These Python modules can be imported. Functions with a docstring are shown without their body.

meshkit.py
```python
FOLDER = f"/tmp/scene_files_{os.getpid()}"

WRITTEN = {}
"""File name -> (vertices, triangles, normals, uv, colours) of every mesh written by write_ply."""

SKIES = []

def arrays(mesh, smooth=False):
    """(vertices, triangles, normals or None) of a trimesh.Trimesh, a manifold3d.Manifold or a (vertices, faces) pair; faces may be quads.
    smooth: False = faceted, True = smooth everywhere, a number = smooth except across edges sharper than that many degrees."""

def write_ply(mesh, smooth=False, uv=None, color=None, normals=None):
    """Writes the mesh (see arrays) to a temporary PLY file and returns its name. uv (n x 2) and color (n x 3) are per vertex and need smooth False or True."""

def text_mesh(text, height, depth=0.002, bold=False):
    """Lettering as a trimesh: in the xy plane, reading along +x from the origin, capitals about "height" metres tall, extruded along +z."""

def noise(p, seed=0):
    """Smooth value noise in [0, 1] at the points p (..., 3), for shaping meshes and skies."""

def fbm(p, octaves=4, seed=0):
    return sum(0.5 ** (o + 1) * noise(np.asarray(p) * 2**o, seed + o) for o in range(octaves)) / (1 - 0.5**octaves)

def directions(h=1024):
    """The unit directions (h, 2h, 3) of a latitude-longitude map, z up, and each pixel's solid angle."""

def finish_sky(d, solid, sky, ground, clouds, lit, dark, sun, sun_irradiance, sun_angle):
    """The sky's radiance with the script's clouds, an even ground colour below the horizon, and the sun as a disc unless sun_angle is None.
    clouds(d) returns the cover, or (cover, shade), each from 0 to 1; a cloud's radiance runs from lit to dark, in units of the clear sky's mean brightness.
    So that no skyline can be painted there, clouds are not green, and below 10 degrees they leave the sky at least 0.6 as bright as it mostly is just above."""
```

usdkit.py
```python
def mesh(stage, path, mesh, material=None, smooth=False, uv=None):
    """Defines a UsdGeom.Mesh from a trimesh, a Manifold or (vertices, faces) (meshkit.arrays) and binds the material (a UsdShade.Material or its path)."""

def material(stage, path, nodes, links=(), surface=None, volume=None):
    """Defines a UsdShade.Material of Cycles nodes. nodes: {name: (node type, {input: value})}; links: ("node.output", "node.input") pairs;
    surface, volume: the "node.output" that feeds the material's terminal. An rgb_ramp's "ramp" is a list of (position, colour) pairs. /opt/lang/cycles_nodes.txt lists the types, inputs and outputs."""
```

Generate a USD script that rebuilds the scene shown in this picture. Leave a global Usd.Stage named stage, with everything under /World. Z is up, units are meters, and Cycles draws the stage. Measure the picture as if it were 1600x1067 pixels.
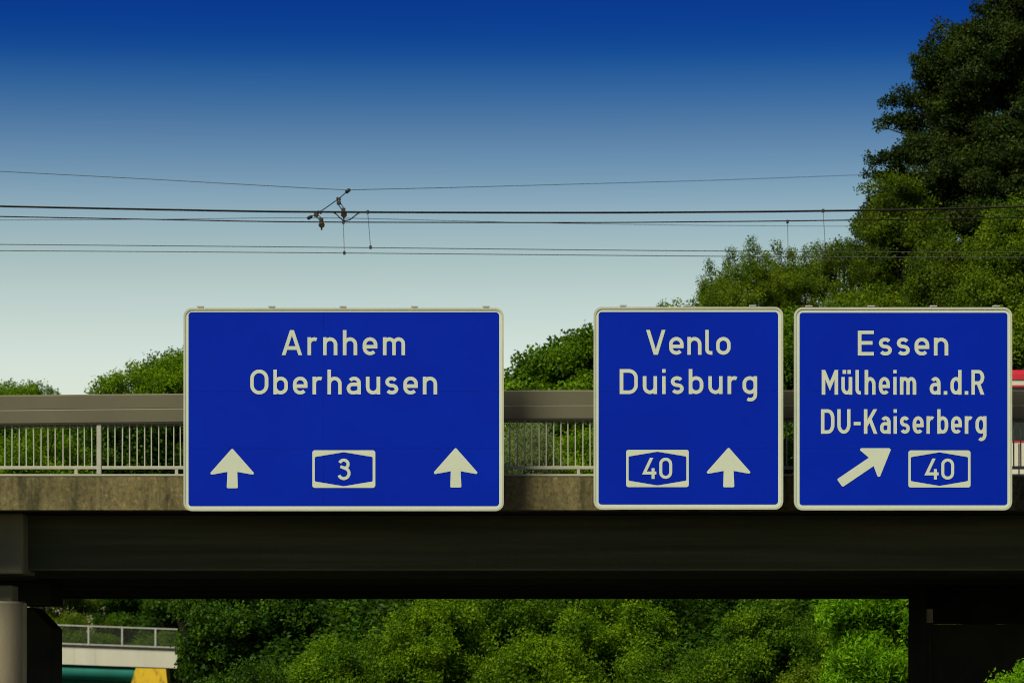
import math, random
import numpy as np, trimesh, usdkit
from shapely.geometry import Polygon, LineString, Point, box as sbox
from shapely.ops import unary_union
from shapely import affinity
from pxr import Usd, UsdGeom, UsdLux, UsdShade, Sdf, Gf, Vt

random.seed(7)
stage = Usd.Stage.CreateInMemory()
UsdGeom.SetStageUpAxis(stage, UsdGeom.Tokens.z)
UsdGeom.SetStageMetersPerUnit(stage, 1.0)
UsdGeom.Xform.Define(stage, '/World')
UsdGeom.Scope.Define(stage, '/World/Looks')

# ---------------------------------------------------------------- camera, sky, sun, exposure
S = 0.00019                    # metres per picture unit (1600 across) at one metre
EYE = 2.8                      # eye height above the carriageway
HORIZON = 1060.0
cam = UsdGeom.Camera.Define(stage, '/World/camera')
cam.AddTransformOp().Set(Gf.Matrix4d().SetRotate(Gf.Rotation(Gf.Vec3d(1, 0, 0), 90)) * Gf.Matrix4d().SetTranslate(Gf.Vec3d(0, 0, EYE)))
FOC = 100.0
cam.CreateFocalLengthAttr(FOC)
cam.CreateHorizontalApertureAttr(1600 * S * FOC)
cam.CreateVerticalApertureAttr(1600 * S * FOC * 682 / 1024)
cam.CreateVerticalApertureOffsetAttr((HORIZON - 533) * S * FOC)
cam.CreateClippingRangeAttr(Gf.Vec2f(0.5, 5000))
cam.CreateExposureAttr(0.0)

SUN_EL, SUN_AZ = math.radians(52), math.atan2(-0.62, -0.78)      # behind the camera, to the left
dome = UsdLux.DomeLight.Define(stage, '/World/sky')
dome.CreateIntensityAttr(1.0)
EXPO = 2.12
cam.CreateFStopAttr(2.7)
cam.CreateFocusDistanceAttr(50.0)
cam.GetExposureAttr().Set(EXPO)


def lin(c):
    return np.array([(x / 255 / 12.92) if x < 10.3 else ((x / 255 + 0.055) / 1.055) ** 2.4 for x in c])


# a deep, saturated summer sky: pale at the horizon, quickly deepening upwards; held at the deep blue above
SKY_LOOK = [(1060, (226, 232, 220), (214, 238, 250)), (580, (211, 223, 217), (210, 235, 249)), (480, (190, 208, 204), (203, 232, 249)), (400, (166, 191, 192), (197, 229, 249)),
            (330, (141, 172, 186), (191, 224, 247)), (260, (109, 146, 175), (186, 219, 245)), (200, (82, 123, 164), (182, 215, 243)), (120, (42, 93, 153), (177, 210, 241)),
            (60, (16, 69, 146), (173, 207, 239)), (0, (9, 57, 140), (169, 202, 236)), (-250, (7, 48, 126), (150, 190, 230))]
from scipy.interpolate import PchipInterpolator
_k = sorted((1060 - q[0], np.log(lin(q[1]) / lin(q[2]))) for q in SKY_LOOK)
_f = PchipInterpolator([q[0] for q in _k], np.array([q[1] for q in _k]))
SKY_RAMP = []
for _h in np.linspace(0, 1310, 90):
    _t = _h * S
    SKY_RAMP.append((_t / math.sqrt(1 + _t * _t) / 0.3, tuple(np.exp(_f(_h)) * 2 ** (1.4 - EXPO))))
sky_m = usdkit.material(stage, '/World/Looks/sky_air', {
    'sky': ('sky_texture', {'sky_type': 'single_scattering', 'sun_disc': False, 'sun_elevation': SUN_EL, 'sun_rotation': SUN_AZ,
                            'altitude': 100.0, 'air_density': 1.0, 'aerosol_density': 1.0, 'ozone_density': 1.0}),
    'tc': ('texture_coordinate', {}),
    'sep': ('separate_xyz', {}),
    'mr': ('map_range', {'from_min': 0.0, 'from_max': 0.3, 'to_min': 0.0, 'to_max': 1.0, 'clamp': True}),
    'ramp': ('rgb_ramp', {'ramp': SKY_RAMP}),
    'mul': ('mix', {'mix_type': 'multiply', 'fac': 1.0}),
    'bg': ('background_shader', {'strength': 0.06}),
}, [('tc.generated', 'sep.vector'), ('sep.z', 'mr.value'), ('mr.result', 'ramp.fac'), ('sky.color', 'mul.color1'), ('ramp.color', 'mul.color2'),
    ('mul.color', 'bg.color')], surface='bg.background')
UsdShade.MaterialBindingAPI.Apply(dome.GetPrim()).Bind(sky_m)
sun = UsdLux.DistantLight.Define(stage, '/World/sun')
sun.CreateIntensityAttr(0.4)
sun.CreateAngleAttr(24.0)
sun.CreateColorAttr(Gf.Vec3f(1.0, 0.96, 0.77))
sun.GetPrim().CreateAttribute('inputs:normalize', Sdf.ValueTypeNames.Bool).Set(True)
to_sun = np.array([math.sin(SUN_AZ) * math.cos(SUN_EL), math.cos(SUN_AZ) * math.cos(SUN_EL), math.sin(SUN_EL)])
sun.AddTransformOp().Set(Gf.Matrix4d().SetRotate(Gf.Rotation(Gf.Vec3d(0, 0, 1), Gf.Vec3d(*to_sun))))

# ---------------------------------------------------------------- helpers
taken = {}


def numbered(parent, name):
    k = (parent, name)
    n = taken.get(k, -1) + 1
    taken[k] = n
    return name if n == 0 else f'{name}_{n:03d}'


def tag(p, label=None, cat=None, group=None, kind=None):
    for k, v in (('label', label), ('category', cat), ('group', group), ('kind', kind)):
        if v:
            p.SetCustomDataByKey(k, v)
    return p


def thing(name, label, cat, loc=(0, 0, 0), group=None):
    x = UsdGeom.Xform.Define(stage, '/World/' + numbered('/World', name))
    x.AddTranslateOp().Set(Gf.Vec3d(*map(float, loc)))
    p = x.GetPrim()
    p.SetMetadata('kind', 'component') if False else None
    tag(p, label, cat, group)
    return p


def origin(p):
    v = p.GetAttribute('xformOp:translate').Get() if p.HasAttribute('xformOp:translate') else None
    return np.array(v) if v is not None else np.zeros(3)


def part(name, mesh, mat, parent=None, smooth=False, label=None, kind=None):
    """One Mesh prim; the shape is given in world coordinates and moved into its parent's frame."""
    base = str(parent.GetPath()) if parent else '/World'
    path = base + '/' + numbered(base, name)
    v, f = (np.array(mesh.vertices), np.array(mesh.faces)) if hasattr(mesh, 'vertices') else mesh
    q = parent
    off = np.zeros(3)
    while q and str(q.GetPath()) not in ('/World', '/'):
        off = off + origin(q)
        q = q.GetParent()
    m = usdkit.mesh(stage, path, (np.asarray(v, float) - off, f), M[mat], smooth=smooth)
    p = m.GetPrim()
    tag(p, label=label, kind=kind)
    return p


def W(px, py, d):
    return np.array([(px - 800) * S * d, d, EYE + (HORIZON - py) * S * d])


def join(ms):
    return trimesh.util.concatenate([m if isinstance(m, trimesh.Trimesh) else trimesh.Trimesh(m[0], m[1], process=False) for m in ms])


def bx(x0, x1, y0, y1, z0, z1, bevel=0.0):
    if bevel <= 0:
        b = trimesh.creation.box([x1 - x0, y1 - y0, z1 - z0])
    else:
        pts = []
        for sx in (-1, 1):
            for sy in (-1, 1):
                for sz in (-1, 1):
                    h = np.array([(x1 - x0) / 2, (y1 - y0) / 2, (z1 - z0) / 2])
                    s = np.array([sx, sy, sz])
                    for k in range(3):
                        q = h - bevel
                        q[k] = h[k]
                        pts.append(s * q)
        b = trimesh.convex.convex_hull(np.array(pts))
    b.apply_translation([(x0 + x1) / 2, (y0 + y1) / 2, (z0 + z1) / 2])
    return b


def tube(pts, r, n=6, caps=True):
    pts = np.asarray(pts, float)
    r = np.broadcast_to(np.asarray(r, float), (len(pts),))
    t = np.gradient(pts, axis=0)
    t /= np.maximum(np.linalg.norm(t, axis=1, keepdims=True), 1e-9)
    up = np.array([0, 0, 1.0]) if abs(t[0][2]) < 0.9 else np.array([1.0, 0, 0])
    a = np.cross(t, up)
    a /= np.maximum(np.linalg.norm(a, axis=1, keepdims=True), 1e-9)
    b = np.cross(t, a)
    th = np.arange(n) / n * 2 * np.pi
    ring = pts[:, None] + r[:, None, None] * (np.cos(th)[None, :, None] * a[:, None] + np.sin(th)[None, :, None] * b[:, None])
    v = ring.reshape(-1, 3)
    f = []
    for i in range(len(pts) - 1):
        for k in range(n):
            p, q = i * n + k, i * n + (k + 1) % n
            f += [[p, p + n, q], [q, p + n, q + n]]
    if caps:
        v = np.vstack([v, pts[:1], pts[-1:]])
        c0, c1, l = len(v) - 2, len(v) - 1, (len(pts) - 1) * n
        for k in range(n):
            f += [[c0, k, (k + 1) % n], [c1, l + (k + 1) % n, l + k]]
    m = trimesh.Trimesh(v, np.array(f), process=False)
    return m


def prism(poly, y0, y1):
    """A shapely shape in (x, z), extruded from y1 (far) to y0 (near)."""
    out = []
    for g in getattr(poly, 'geoms', [poly]):
        m = trimesh.creation.extrude_polygon(g, y1 - y0, engine='earcut')
        v = np.array(m.vertices)
        m.vertices = np.stack([v[:, 0], y1 - v[:, 2], v[:, 1]], 1)
        out.append(m)
    return join(out)


def prism_x(poly, x0, x1):
    """A shapely shape in (y, z), extruded along x."""
    m = trimesh.creation.extrude_polygon(poly, x1 - x0, engine='earcut')
    v = np.array(m.vertices)
    m.vertices = np.stack([x0 + v[:, 2], v[:, 0], v[:, 1]], 1)
    return m


def rrect(x0, x1, z0, z1, r):
    return sbox(x0 + r, z0 + r, x1 - r, z1 - r).buffer(r, quad_segs=8)


# ---------------------------------------------------------------- materials
M = {}


def mat(name, nodes, links, surface='p.BSDF'):
    M[name] = usdkit.material(stage, '/World/Looks/' + name, nodes, links, surface=surface)


def noisy(name, stops, scale=3.0, rough=0.7, spec=0.3, detail=5.0, stretch=(1, 1, 1), bump=0.0, bscale=40.0, metallic=0.0, fine=0.0):
    if name in DIMMED:
        stops = [(q, tuple(0.737 * x for x in c)) for q, c in stops]
    nodes = {'g': ('geometry', {}), 'mp': ('mapping', {'scale': tuple(scale * s for s in stretch)}),
             'n': ('noise_texture', {'scale': 1.0, 'detail': detail, 'roughness': 0.6}),
             'r': ('rgb_ramp', {'ramp': stops}),
             'p': ('principled_bsdf', {'roughness': rough, 'specular_ior_level': spec, 'metallic': metallic})}
    links = [('g.position', 'mp.vector'), ('mp.vector', 'n.vector'), ('n.fac', 'r.fac')]
    last = 'r.color'
    if fine:
        nodes['n3'] = ('noise_texture', {'scale': 60.0, 'detail': 3.0})
        nodes['mr3'] = ('map_range', {'from_min': 0.3, 'from_max': 0.7, 'to_min': 1 - fine, 'to_max': 1 + fine})
        nodes['cc3'] = ('combine_xyz', {})
        nodes['mu3'] = ('mix', {'mix_type': 'multiply', 'fac': 1.0})
        links += [('g.position', 'n3.vector'), ('n3.fac', 'mr3.value'), ('mr3.result', 'cc3.x'), ('mr3.result', 'cc3.y'), ('mr3.result', 'cc3.z'),
                  ('r.color', 'mu3.color1'), ('cc3.vector', 'mu3.color2')]
        last = 'mu3.color'
    links.append((last, 'p.base_color'))
    if bump:
        nodes['n2'] = ('noise_texture', {'scale': bscale, 'detail': 4.0})
        nodes['b'] = ('bump', {'strength': bump, 'distance': 0.02})
        links += [('g.position', 'n2.vector'), ('n2.fac', 'b.height'), ('b.normal', 'p.normal')]
    mat(name, nodes, links)


DIMMED = {'sign_blue', 'sign_white', 'sign_rim', 'galvanised', 'rail_paint', 'rail_box', 'pier_concrete', 'girder_concrete', 'shaded_concrete', 'beam_concrete', 'white_parapet', 'tram_red', 'tram_white', 'wire_metal', 'thin_wire', 'dark_steel', 'rust_steel', 'asphalt', 'earth', 'bark'}  # base colours lowered together to offset the raised exposure
noisy('sign_blue', [(0.3, (0.0003, 0.0165, 0.36)), (0.7, (0.0004, 0.0200, 0.41))], scale=0.8, rough=0.5, spec=0.06)
noisy('sign_white', [(0.3, (0.57, 0.615, 0.45)), (0.7, (0.62, 0.665, 0.49))], scale=0.9, rough=0.5, spec=0.25)
noisy('sign_rim', [(0.3, (0.43, 0.45, 0.32)), (0.7, (0.52, 0.54, 0.39))], scale=1.5, rough=0.5, spec=0.3, fine=0.05)
noisy('galvanised', [(0.3, (0.34, 0.34, 0.29)), (0.7, (0.45, 0.45, 0.39))], scale=5, rough=0.5, spec=0.5, metallic=0.0)
noisy('rail_paint', [(0.25, (0.36, 0.35, 0.26)), (0.75, (0.46, 0.45, 0.34))], scale=2.5, rough=0.55, spec=0.35, fine=0.1)
noisy('rail_box', [(0.25, (0.100, 0.092, 0.050)), (0.6, (0.125, 0.116, 0.064)), (0.8, (0.15, 0.138, 0.078))], scale=0.9, stretch=(1, 1, 0.5), rough=0.55, spec=0.35, fine=0.06)
noisy('dark_steel', [(0.3, (0.02, 0.02, 0.016)), (0.7, (0.045, 0.042, 0.03))], scale=8, rough=0.6, spec=0.3)
noisy('rust_steel', [(0.3, (0.035, 0.026, 0.010)), (0.7, (0.07, 0.05, 0.02))], scale=12, rough=0.7, spec=0.3)
noisy('wire_metal', [(0.3, (0.008, 0.008, 0.006)), (0.7, (0.02, 0.018, 0.012))], scale=2.0, rough=0.7, spec=0.1)
noisy('thin_wire', [(0.3, (0.025, 0.03, 0.025)), (0.7, (0.045, 0.05, 0.04))], scale=2.0, rough=0.6, spec=0.3)
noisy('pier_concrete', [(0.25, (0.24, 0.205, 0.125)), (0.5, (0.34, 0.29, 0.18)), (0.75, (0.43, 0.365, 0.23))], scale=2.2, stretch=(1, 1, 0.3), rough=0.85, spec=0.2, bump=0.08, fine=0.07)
noisy('girder_concrete', [(0.25, (0.046, 0.056, 0.030)), (0.5, (0.074, 0.082, 0.043)), (0.75, (0.118, 0.115, 0.060))], scale=1.6, stretch=(0.12, 1, 4.0), rough=0.85, spec=0.2, bump=0.2, fine=0.1)  # darkness under the deck is put into the girder colour
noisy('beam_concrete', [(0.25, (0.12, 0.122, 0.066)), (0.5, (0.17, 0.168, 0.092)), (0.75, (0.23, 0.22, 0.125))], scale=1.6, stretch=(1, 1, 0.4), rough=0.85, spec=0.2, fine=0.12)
noisy('shaded_concrete', [(0.3, (0.022, 0.025, 0.018)), (0.7, (0.04, 0.045, 0.033))], scale=1.5, rough=0.9, spec=0.1)  # concrete with the deep shade below the bridge put into its colour
noisy('white_parapet', [(0.3, (0.52, 0.50, 0.38)), (0.7, (0.62, 0.60, 0.46))], scale=0.9, stretch=(1, 1, 0.3), rough=0.7, spec=0.25)
noisy('teal_paint', [(0.3, (0.006, 0.085, 0.062)), (0.7, (0.009, 0.115, 0.085))], scale=1.2, rough=0.7, spec=0.15, fine=0.15)
noisy('yellow_paint', [(0.36, (0.22, 0.14, 0.010)), (0.46, (0.52, 0.335, 0.012)), (0.8, (0.62, 0.41, 0.014))], scale=3.5, stretch=(1, 1, 0.35), rough=0.6, spec=0.3)
noisy('tram_red', [(0.3, (0.52, 0.022, 0.026)), (0.7, (0.60, 0.03, 0.034))], scale=1, rough=0.3, spec=0.5)
noisy('tram_white', [(0.3, (0.62, 0.58, 0.42)), (0.7, (0.70, 0.66, 0.50))], scale=1, rough=0.35, spec=0.5)
noisy('tram_black', [(0.3, (0.012, 0.012, 0.012)), (0.7, (0.02, 0.02, 0.02))], scale=3, rough=0.5)
noisy('asphalt', [(0.3, (0.04, 0.04, 0.038)), (0.7, (0.06, 0.06, 0.056))], scale=1.2, rough=0.9, spec=0.2, fine=0.2)
noisy('road_paint', [(0.3, (0.6, 0.6, 0.55)), (0.7, (0.75, 0.75, 0.7))], scale=3, rough=0.7)
noisy('earth', [(0.3, (0.012, 0.018, 0.006)), (0.7, (0.028, 0.032, 0.012))], scale=0.8, rough=0.95, spec=0.1, fine=0.4)
noisy('bark', [(0.3, (0.014, 0.013, 0.008)), (0.7, (0.03, 0.027, 0.018))], scale=5, stretch=(1, 1, 0.2), rough=0.9, spec=0.1, bump=0.4)

mat('tram_glass', {'fr': ('fresnel', {'IOR': 1.5}), 't': ('transparent_bsdf', {'color': (0.16, 0.24, 0.20)}), 'gl': ('glossy_bsdf', {'color': (0.8, 0.9, 0.85), 'roughness': 0.05}),
                   'mx': ('mix_closure', {})}, [('fr.fac', 'mx.fac'), ('t.BSDF', 'mx.closure1'), ('gl.BSDF', 'mx.closure2')], surface='mx.closure')

# weathered edge beam: blotches, vertical run-off streaks, pitting
mat('edge_concrete', {
    'g': ('geometry', {}),
    'm1': ('mapping', {'scale': (0.55, 0.55, 0.7)}), 'n1': ('noise_texture', {'scale': 1.0, 'detail': 6.0, 'roughness': 0.65}),
    'm2': ('mapping', {'scale': (3.0, 3.0, 0.45)}), 'n2': ('noise_texture', {'scale': 1.0, 'detail': 4.0, 'roughness': 0.62}),
    'm3': ('mapping', {'scale': (15.0, 15.0, 12.0)}), 'n3': ('noise_texture', {'scale': 1.0, 'detail': 6.0, 'roughness': 0.75}),
    'r1': ('rgb_ramp', {'ramp': [(0.3, (0.085, 0.072, 0.031)), (0.5, (0.140, 0.116, 0.050)), (0.7, (0.20, 0.162, 0.07))]}),
    'r2': ('rgb_ramp', {'ramp': [(0.38, (0.36, 0.38, 0.36)), (0.50, (0.85, 0.85, 0.83)), (0.66, (1.22, 1.18, 1.08))]}),
    'r3': ('rgb_ramp', {'ramp': [(0.34, (0.30, 0.31, 0.29)), (0.46, (0.95, 0.95, 0.95)), (0.55, (1.15, 1.12, 1.05)), (0.66, (2.1, 2.0, 1.6))]}),
    'a': ('mix', {'mix_type': 'multiply', 'fac': 1.0}), 'b': ('mix', {'mix_type': 'multiply', 'fac': 0.85}),
    'bp': ('bump', {'strength': 0.5, 'distance': 0.015}),
    'p': ('principled_bsdf', {'roughness': 0.9, 'specular_ior_level': 0.2})},
    [('g.position', 'm1.vector'), ('g.position', 'm2.vector'), ('g.position', 'm3.vector'), ('m1.vector', 'n1.vector'), ('m2.vector', 'n2.vector'), ('m3.vector', 'n3.vector'),
     ('n1.fac', 'r1.fac'), ('n2.fac', 'r2.fac'), ('n3.fac', 'r3.fac'), ('r1.color', 'a.color1'), ('r2.color', 'a.color2'), ('a.color', 'b.color1'), ('r3.color', 'b.color2'),
     ('b.color', 'p.base_color'), ('n3.fac', 'bp.height'), ('bp.normal', 'p.normal')])


def leaf_mat(name, dark, mid, light, trans=0.35):
    mat(name, {
        'g': ('geometry', {}), 'oi': ('object_info', {}),
        'n': ('noise_texture', {'scale': 1.3, 'detail': 3.0}),  # clump noise puts lit and shaded contrast into the leaf colour
        'ad': ('math', {'math_type': 'multiply_add', 'value2': 1.0}),
        'm2': ('math', {'math_type': 'multiply_add', 'value2': 0.42, 'value3': -0.36}),
        'm3': ('math', {'math_type': 'multiply_add', 'value2': 0.42}),
        'r': ('rgb_ramp', {'ramp': [(0.15, dark), (0.5, mid), (0.9, light)]}),
        'd': ('principled_bsdf', {'roughness': 0.55, 'specular_ior_level': 0.10}),
        'hs': ('hsv', {'hue': 0.49, 'saturation': 1.05, 'value': 1.5}),
        't': ('translucent_bsdf', {}),
        'mx': ('mix_closure', {'fac': trans})},
        [('g.position', 'n.vector'), ('g.random_per_island', 'm2.value1'), ('oi.random', 'm3.value1'), ('m2.value', 'm3.value3'), ('n.fac', 'ad.value1'), ('m3.value', 'ad.value3'),
         ('ad.value', 'r.fac'), ('r.color', 'd.base_color'), ('r.color', 'hs.color'), ('hs.color', 't.color'), ('d.BSDF', 'mx.closure1'), ('t.BSDF', 'mx.closure2')], surface='mx.closure')


leaf_mat('leaf_fresh', (0.046, 0.105, 0.003), (0.135, 0.240, 0.004), (0.290, 0.400, 0.010), trans=0.42)
leaf_mat('leaf_bright', (0.050, 0.140, 0.003), (0.145, 0.310, 0.004), (0.290, 0.480, 0.010), trans=0.42)
leaf_mat('leaf_mid', (0.030, 0.078, 0.003), (0.092, 0.182, 0.004), (0.225, 0.335, 0.010), trans=0.42)
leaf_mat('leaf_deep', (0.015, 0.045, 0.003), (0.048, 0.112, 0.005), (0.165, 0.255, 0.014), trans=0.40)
leaf_mat('leaf_moss', (0.022, 0.046, 0.003), (0.080, 0.128, 0.004), (0.185, 0.240, 0.010), trans=0.40)
leaf_mat('leaf_meadow', (0.030, 0.066, 0.003), (0.098, 0.158, 0.004), (0.210, 0.275, 0.010), trans=0.40)
leaf_mat('leaf_graded_dark', (0.007, 0.018, 0.002), (0.024, 0.042, 0.003), (0.070, 0.098, 0.006), trans=0.28)  # graduated-filter darkening of the tall crown is put into this leaf colour
leaf_mat('leaf_olive', (0.050, 0.095, 0.005), (0.120, 0.180, 0.008), (0.230, 0.295, 0.024), trans=0.42)
leaf_mat('leaf_silver', (0.085, 0.120, 0.035), (0.17, 0.22, 0.075), (0.28, 0.33, 0.13))

# ---------------------------------------------------------------- setting: ground, carriageway


def sm(t):
    t = np.clip(t, 0, 1)
    return t * t * (3 - 2 * t)


def ground_z(x, y):
    x, y = np.asarray(x, float), np.asarray(y, float)
    bank = 7.5 * sm((y - 73) / 26.0) * sm((x / np.maximum(y, 1) + 0.106) / 0.04)
    far = 4.0 * sm((y - 158) / 40.0)
    right = 6.0 * sm((x - 17) / 12.0) * sm((y - 56) / 10) * 0.6
    return np.maximum(np.maximum(bank, far), right)


gx = np.unique(np.concatenate([np.linspace(-60, 60, 81), np.array([-3000, -1500, -700, -300, -150, -90, 90, 150, 300, 700, 1500, 3000.0])]))
gy = np.unique(np.concatenate([np.linspace(40, 210, 86), np.array([-3000, -1000, -300, -100, -20, 20, 260, 350, 600, 1200, 3000.0])]))
GX, GY = np.meshgrid(gx, gy)
gv = np.stack([GX, GY, ground_z(GX, GY)], -1).reshape(-1, 3)
nx = len(gx)
gf = np.array([[[i * nx + j, i * nx + j + 1, (i + 1) * nx + j + 1], [i * nx + j, (i + 1) * nx + j + 1, (i + 1) * nx + j]] for i in range(len(gy) - 1) for j in range(nx - 1)]).reshape(-1, 3)
tag(part('ground', (gv, gf), 'earth', smooth=True), kind='structure')
tag(dome.GetPrim(), kind='structure')
tag(part('road', bx(-6.6, 6.0, -60, 71, 0.004, 0.03), 'asphalt'), kind='structure')
for k, x in enumerate((-6.2, -2.2, 1.8, 5.6)):
    ms = [bx(x - 0.08, x + 0.08, -58, 70, 0.034, 0.036)] if k in (0, 3) else [bx(x - 0.08, x + 0.08, y, y + 6, 0.034, 0.036) for y in range(-56, 66, 18)]
    tag(part('lane_marking', join(ms), 'road_paint'), kind='structure')

# ---------------------------------------------------------------- the bridge
D0 = 50.0
BXL, BXR = -17.0, 19.0


def Z(py, d):
    return EYE + (HORIZON - py) * S * d


def X(px, d):
    return (px - 800) * S * d


zt, zb = Z(743, D0), Z(796, D0)
bridge = thing('concrete_bridge', 'long concrete bridge with stained edge beam crossing behind the blue signs', 'bridge', (0, D0, 0))
# edge beam with slightly uneven lower arris, cast in lengths with fine joints
cuts = [BXL, X(-260, D0), X(420, D0), X(1080, D0), X(1750, D0), BXR]
for a, b in zip(cuts[:-1], cuts[1:]):
    prof = Polygon([(D0, zb), (D0 + 0.02, zb - 0.0), (D0 + 0.36, zb), (D0 + 0.36, zt), (D0 + 0.015, zt), (D0, zt - 0.015)])
    part('edge_beam', prism_x(prof, a + 0.004, b - 0.004), 'edge_concrete', bridge)
    part('edge_capping', bx(a + 0.003, b - 0.003, D0 - 0.007, D0 + 0.34, zt + 0.001, zt + 0.03), 'rail_paint', bridge)
DB = 70.6
zs = Z(890, 51.3)
part('deck_slab', bx(BXL, BXR, D0 + 0.363, DB, zb + 0.004, zt - 0.12), 'shaded_concrete', bridge)
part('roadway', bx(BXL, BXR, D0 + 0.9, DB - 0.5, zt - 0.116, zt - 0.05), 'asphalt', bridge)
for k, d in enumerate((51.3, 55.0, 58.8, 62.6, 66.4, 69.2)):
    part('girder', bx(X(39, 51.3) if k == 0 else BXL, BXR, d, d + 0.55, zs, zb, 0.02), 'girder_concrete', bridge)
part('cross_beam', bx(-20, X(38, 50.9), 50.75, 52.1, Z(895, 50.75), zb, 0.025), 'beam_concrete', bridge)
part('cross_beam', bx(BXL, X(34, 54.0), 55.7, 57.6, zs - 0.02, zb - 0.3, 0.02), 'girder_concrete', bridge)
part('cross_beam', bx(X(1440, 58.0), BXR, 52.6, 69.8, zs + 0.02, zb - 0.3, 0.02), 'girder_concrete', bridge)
part('far_edge_beam', bx(BXL, BXR, DB, DB + 0.35, zb - 0.02, zt), 'edge_concrete', bridge)
# left: round column with a bearing, and a chamfered wall pier behind it
cx, cr = X(-8, 51.3), 49 * S * 51.3
th = np.linspace(0, 2 * np.pi, 48, endpoint=False)
ctop = Z(939, 51.3)
col = trimesh.creation.revolve(np.array([[0, -0.2], [cr, -0.2], [cr, ctop - 0.03], [cr - 0.03, ctop], [0, ctop]]), sections=48)
col.apply_translation([cx, 51.35, 0])
part('column', col, 'pier_concrete', bridge, smooth=40, label='round concrete column under the left end of the bridge')
part('bearing', bx(X(-34, 51), X(18, 51), 51.1, 51.7, ctop + 0.002, Z(913, 51), 0.015), 'beam_concrete', bridge)
xa, xb = X(97, 57.3), X(75, 57.3)
pz = lambda y: Z(y, 56)
prof = Polygon([(-13, -0.2), (xa, -0.2), (xa, pz(981)), (xb, pz(957)), (xb - 0.1, pz(948)), (-13, pz(948))])
part('wall_pier', prism(prof, 56, 57.3), 'shaded_concrete', bridge, label='dark wall pier behind the round column')
part('pier_head', bx(-13, X(97, 57.3), 55.9, 57.4, pz(944), zs - 0.026, 0.02), 'shaded_concrete', bridge)
# right: wall pier in the shade with its bearing
xr = X(1425, 61.0)
part('wall_pier', prism(Polygon([(xr, -0.2), (16.5, -0.2), (16.5, Z(975, 59.6)), (xr + 0.22, Z(975, 59.6)), (xr + 0.2, Z(972, 59.6)), (xr, Z(972, 59.6))]), 59.6, 61.6), 'shaded_concrete', bridge, label='wall pier in deep shade under the right end of the bridge')
part('pier_head', bx(xr, xr + 0.1, 59.7, 61.5, Z(972, 59.7) + 0.003, zs + 0.017), 'shaded_concrete', bridge)
part('pier_head', bx(xr + 0.104, 16.5, 60.9, 61.5, Z(972, 59.7) + 0.003, zs + 0.017), 'shaded_concrete', bridge)  # dark wall added to keep the gap above the pier black
part('bearing', bx(X(1447, 59.8), X(1458, 59.8), 59.8, 60.2, Z(974, 59.6) + 0.02, Z(950, 59.8), 0.012), 'galvanised', bridge)
part('bearing', bx(X(1447, 59.8) + 3.2, X(1458, 59.8) + 3.2, 59.8, 60.2, Z(974, 59.6) + 0.02, Z(950, 59.8), 0.012), 'galvanised', bridge)
part('drain_pipe', tube([[X(1453, 59.5), 59.5, 0], [X(1453, 59.5), 59.5, Z(976, 59.5)]], 0.03, 8), 'shaded_concrete', bridge)

# ---------------------------------------------------------------- railing on the bridge, with its deep box rail
DR = 50.03


def lift(x):
    """The top rail dips a little towards the left end."""
    px = x / (S * DR) + 800
    return -8.0 * S * DR * np.clip((800 - px) / 800, 0, 1.4)


railing = thing('bridge_railing', 'pale steel bridge railing with thin balusters under a deep brown box rail', 'railing', (0, DR, zt))


def bent(m):
    v = np.array(m.vertices)
    v[:, 2] += lift(v[:, 0])
    m.vertices = v
    return m


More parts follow.
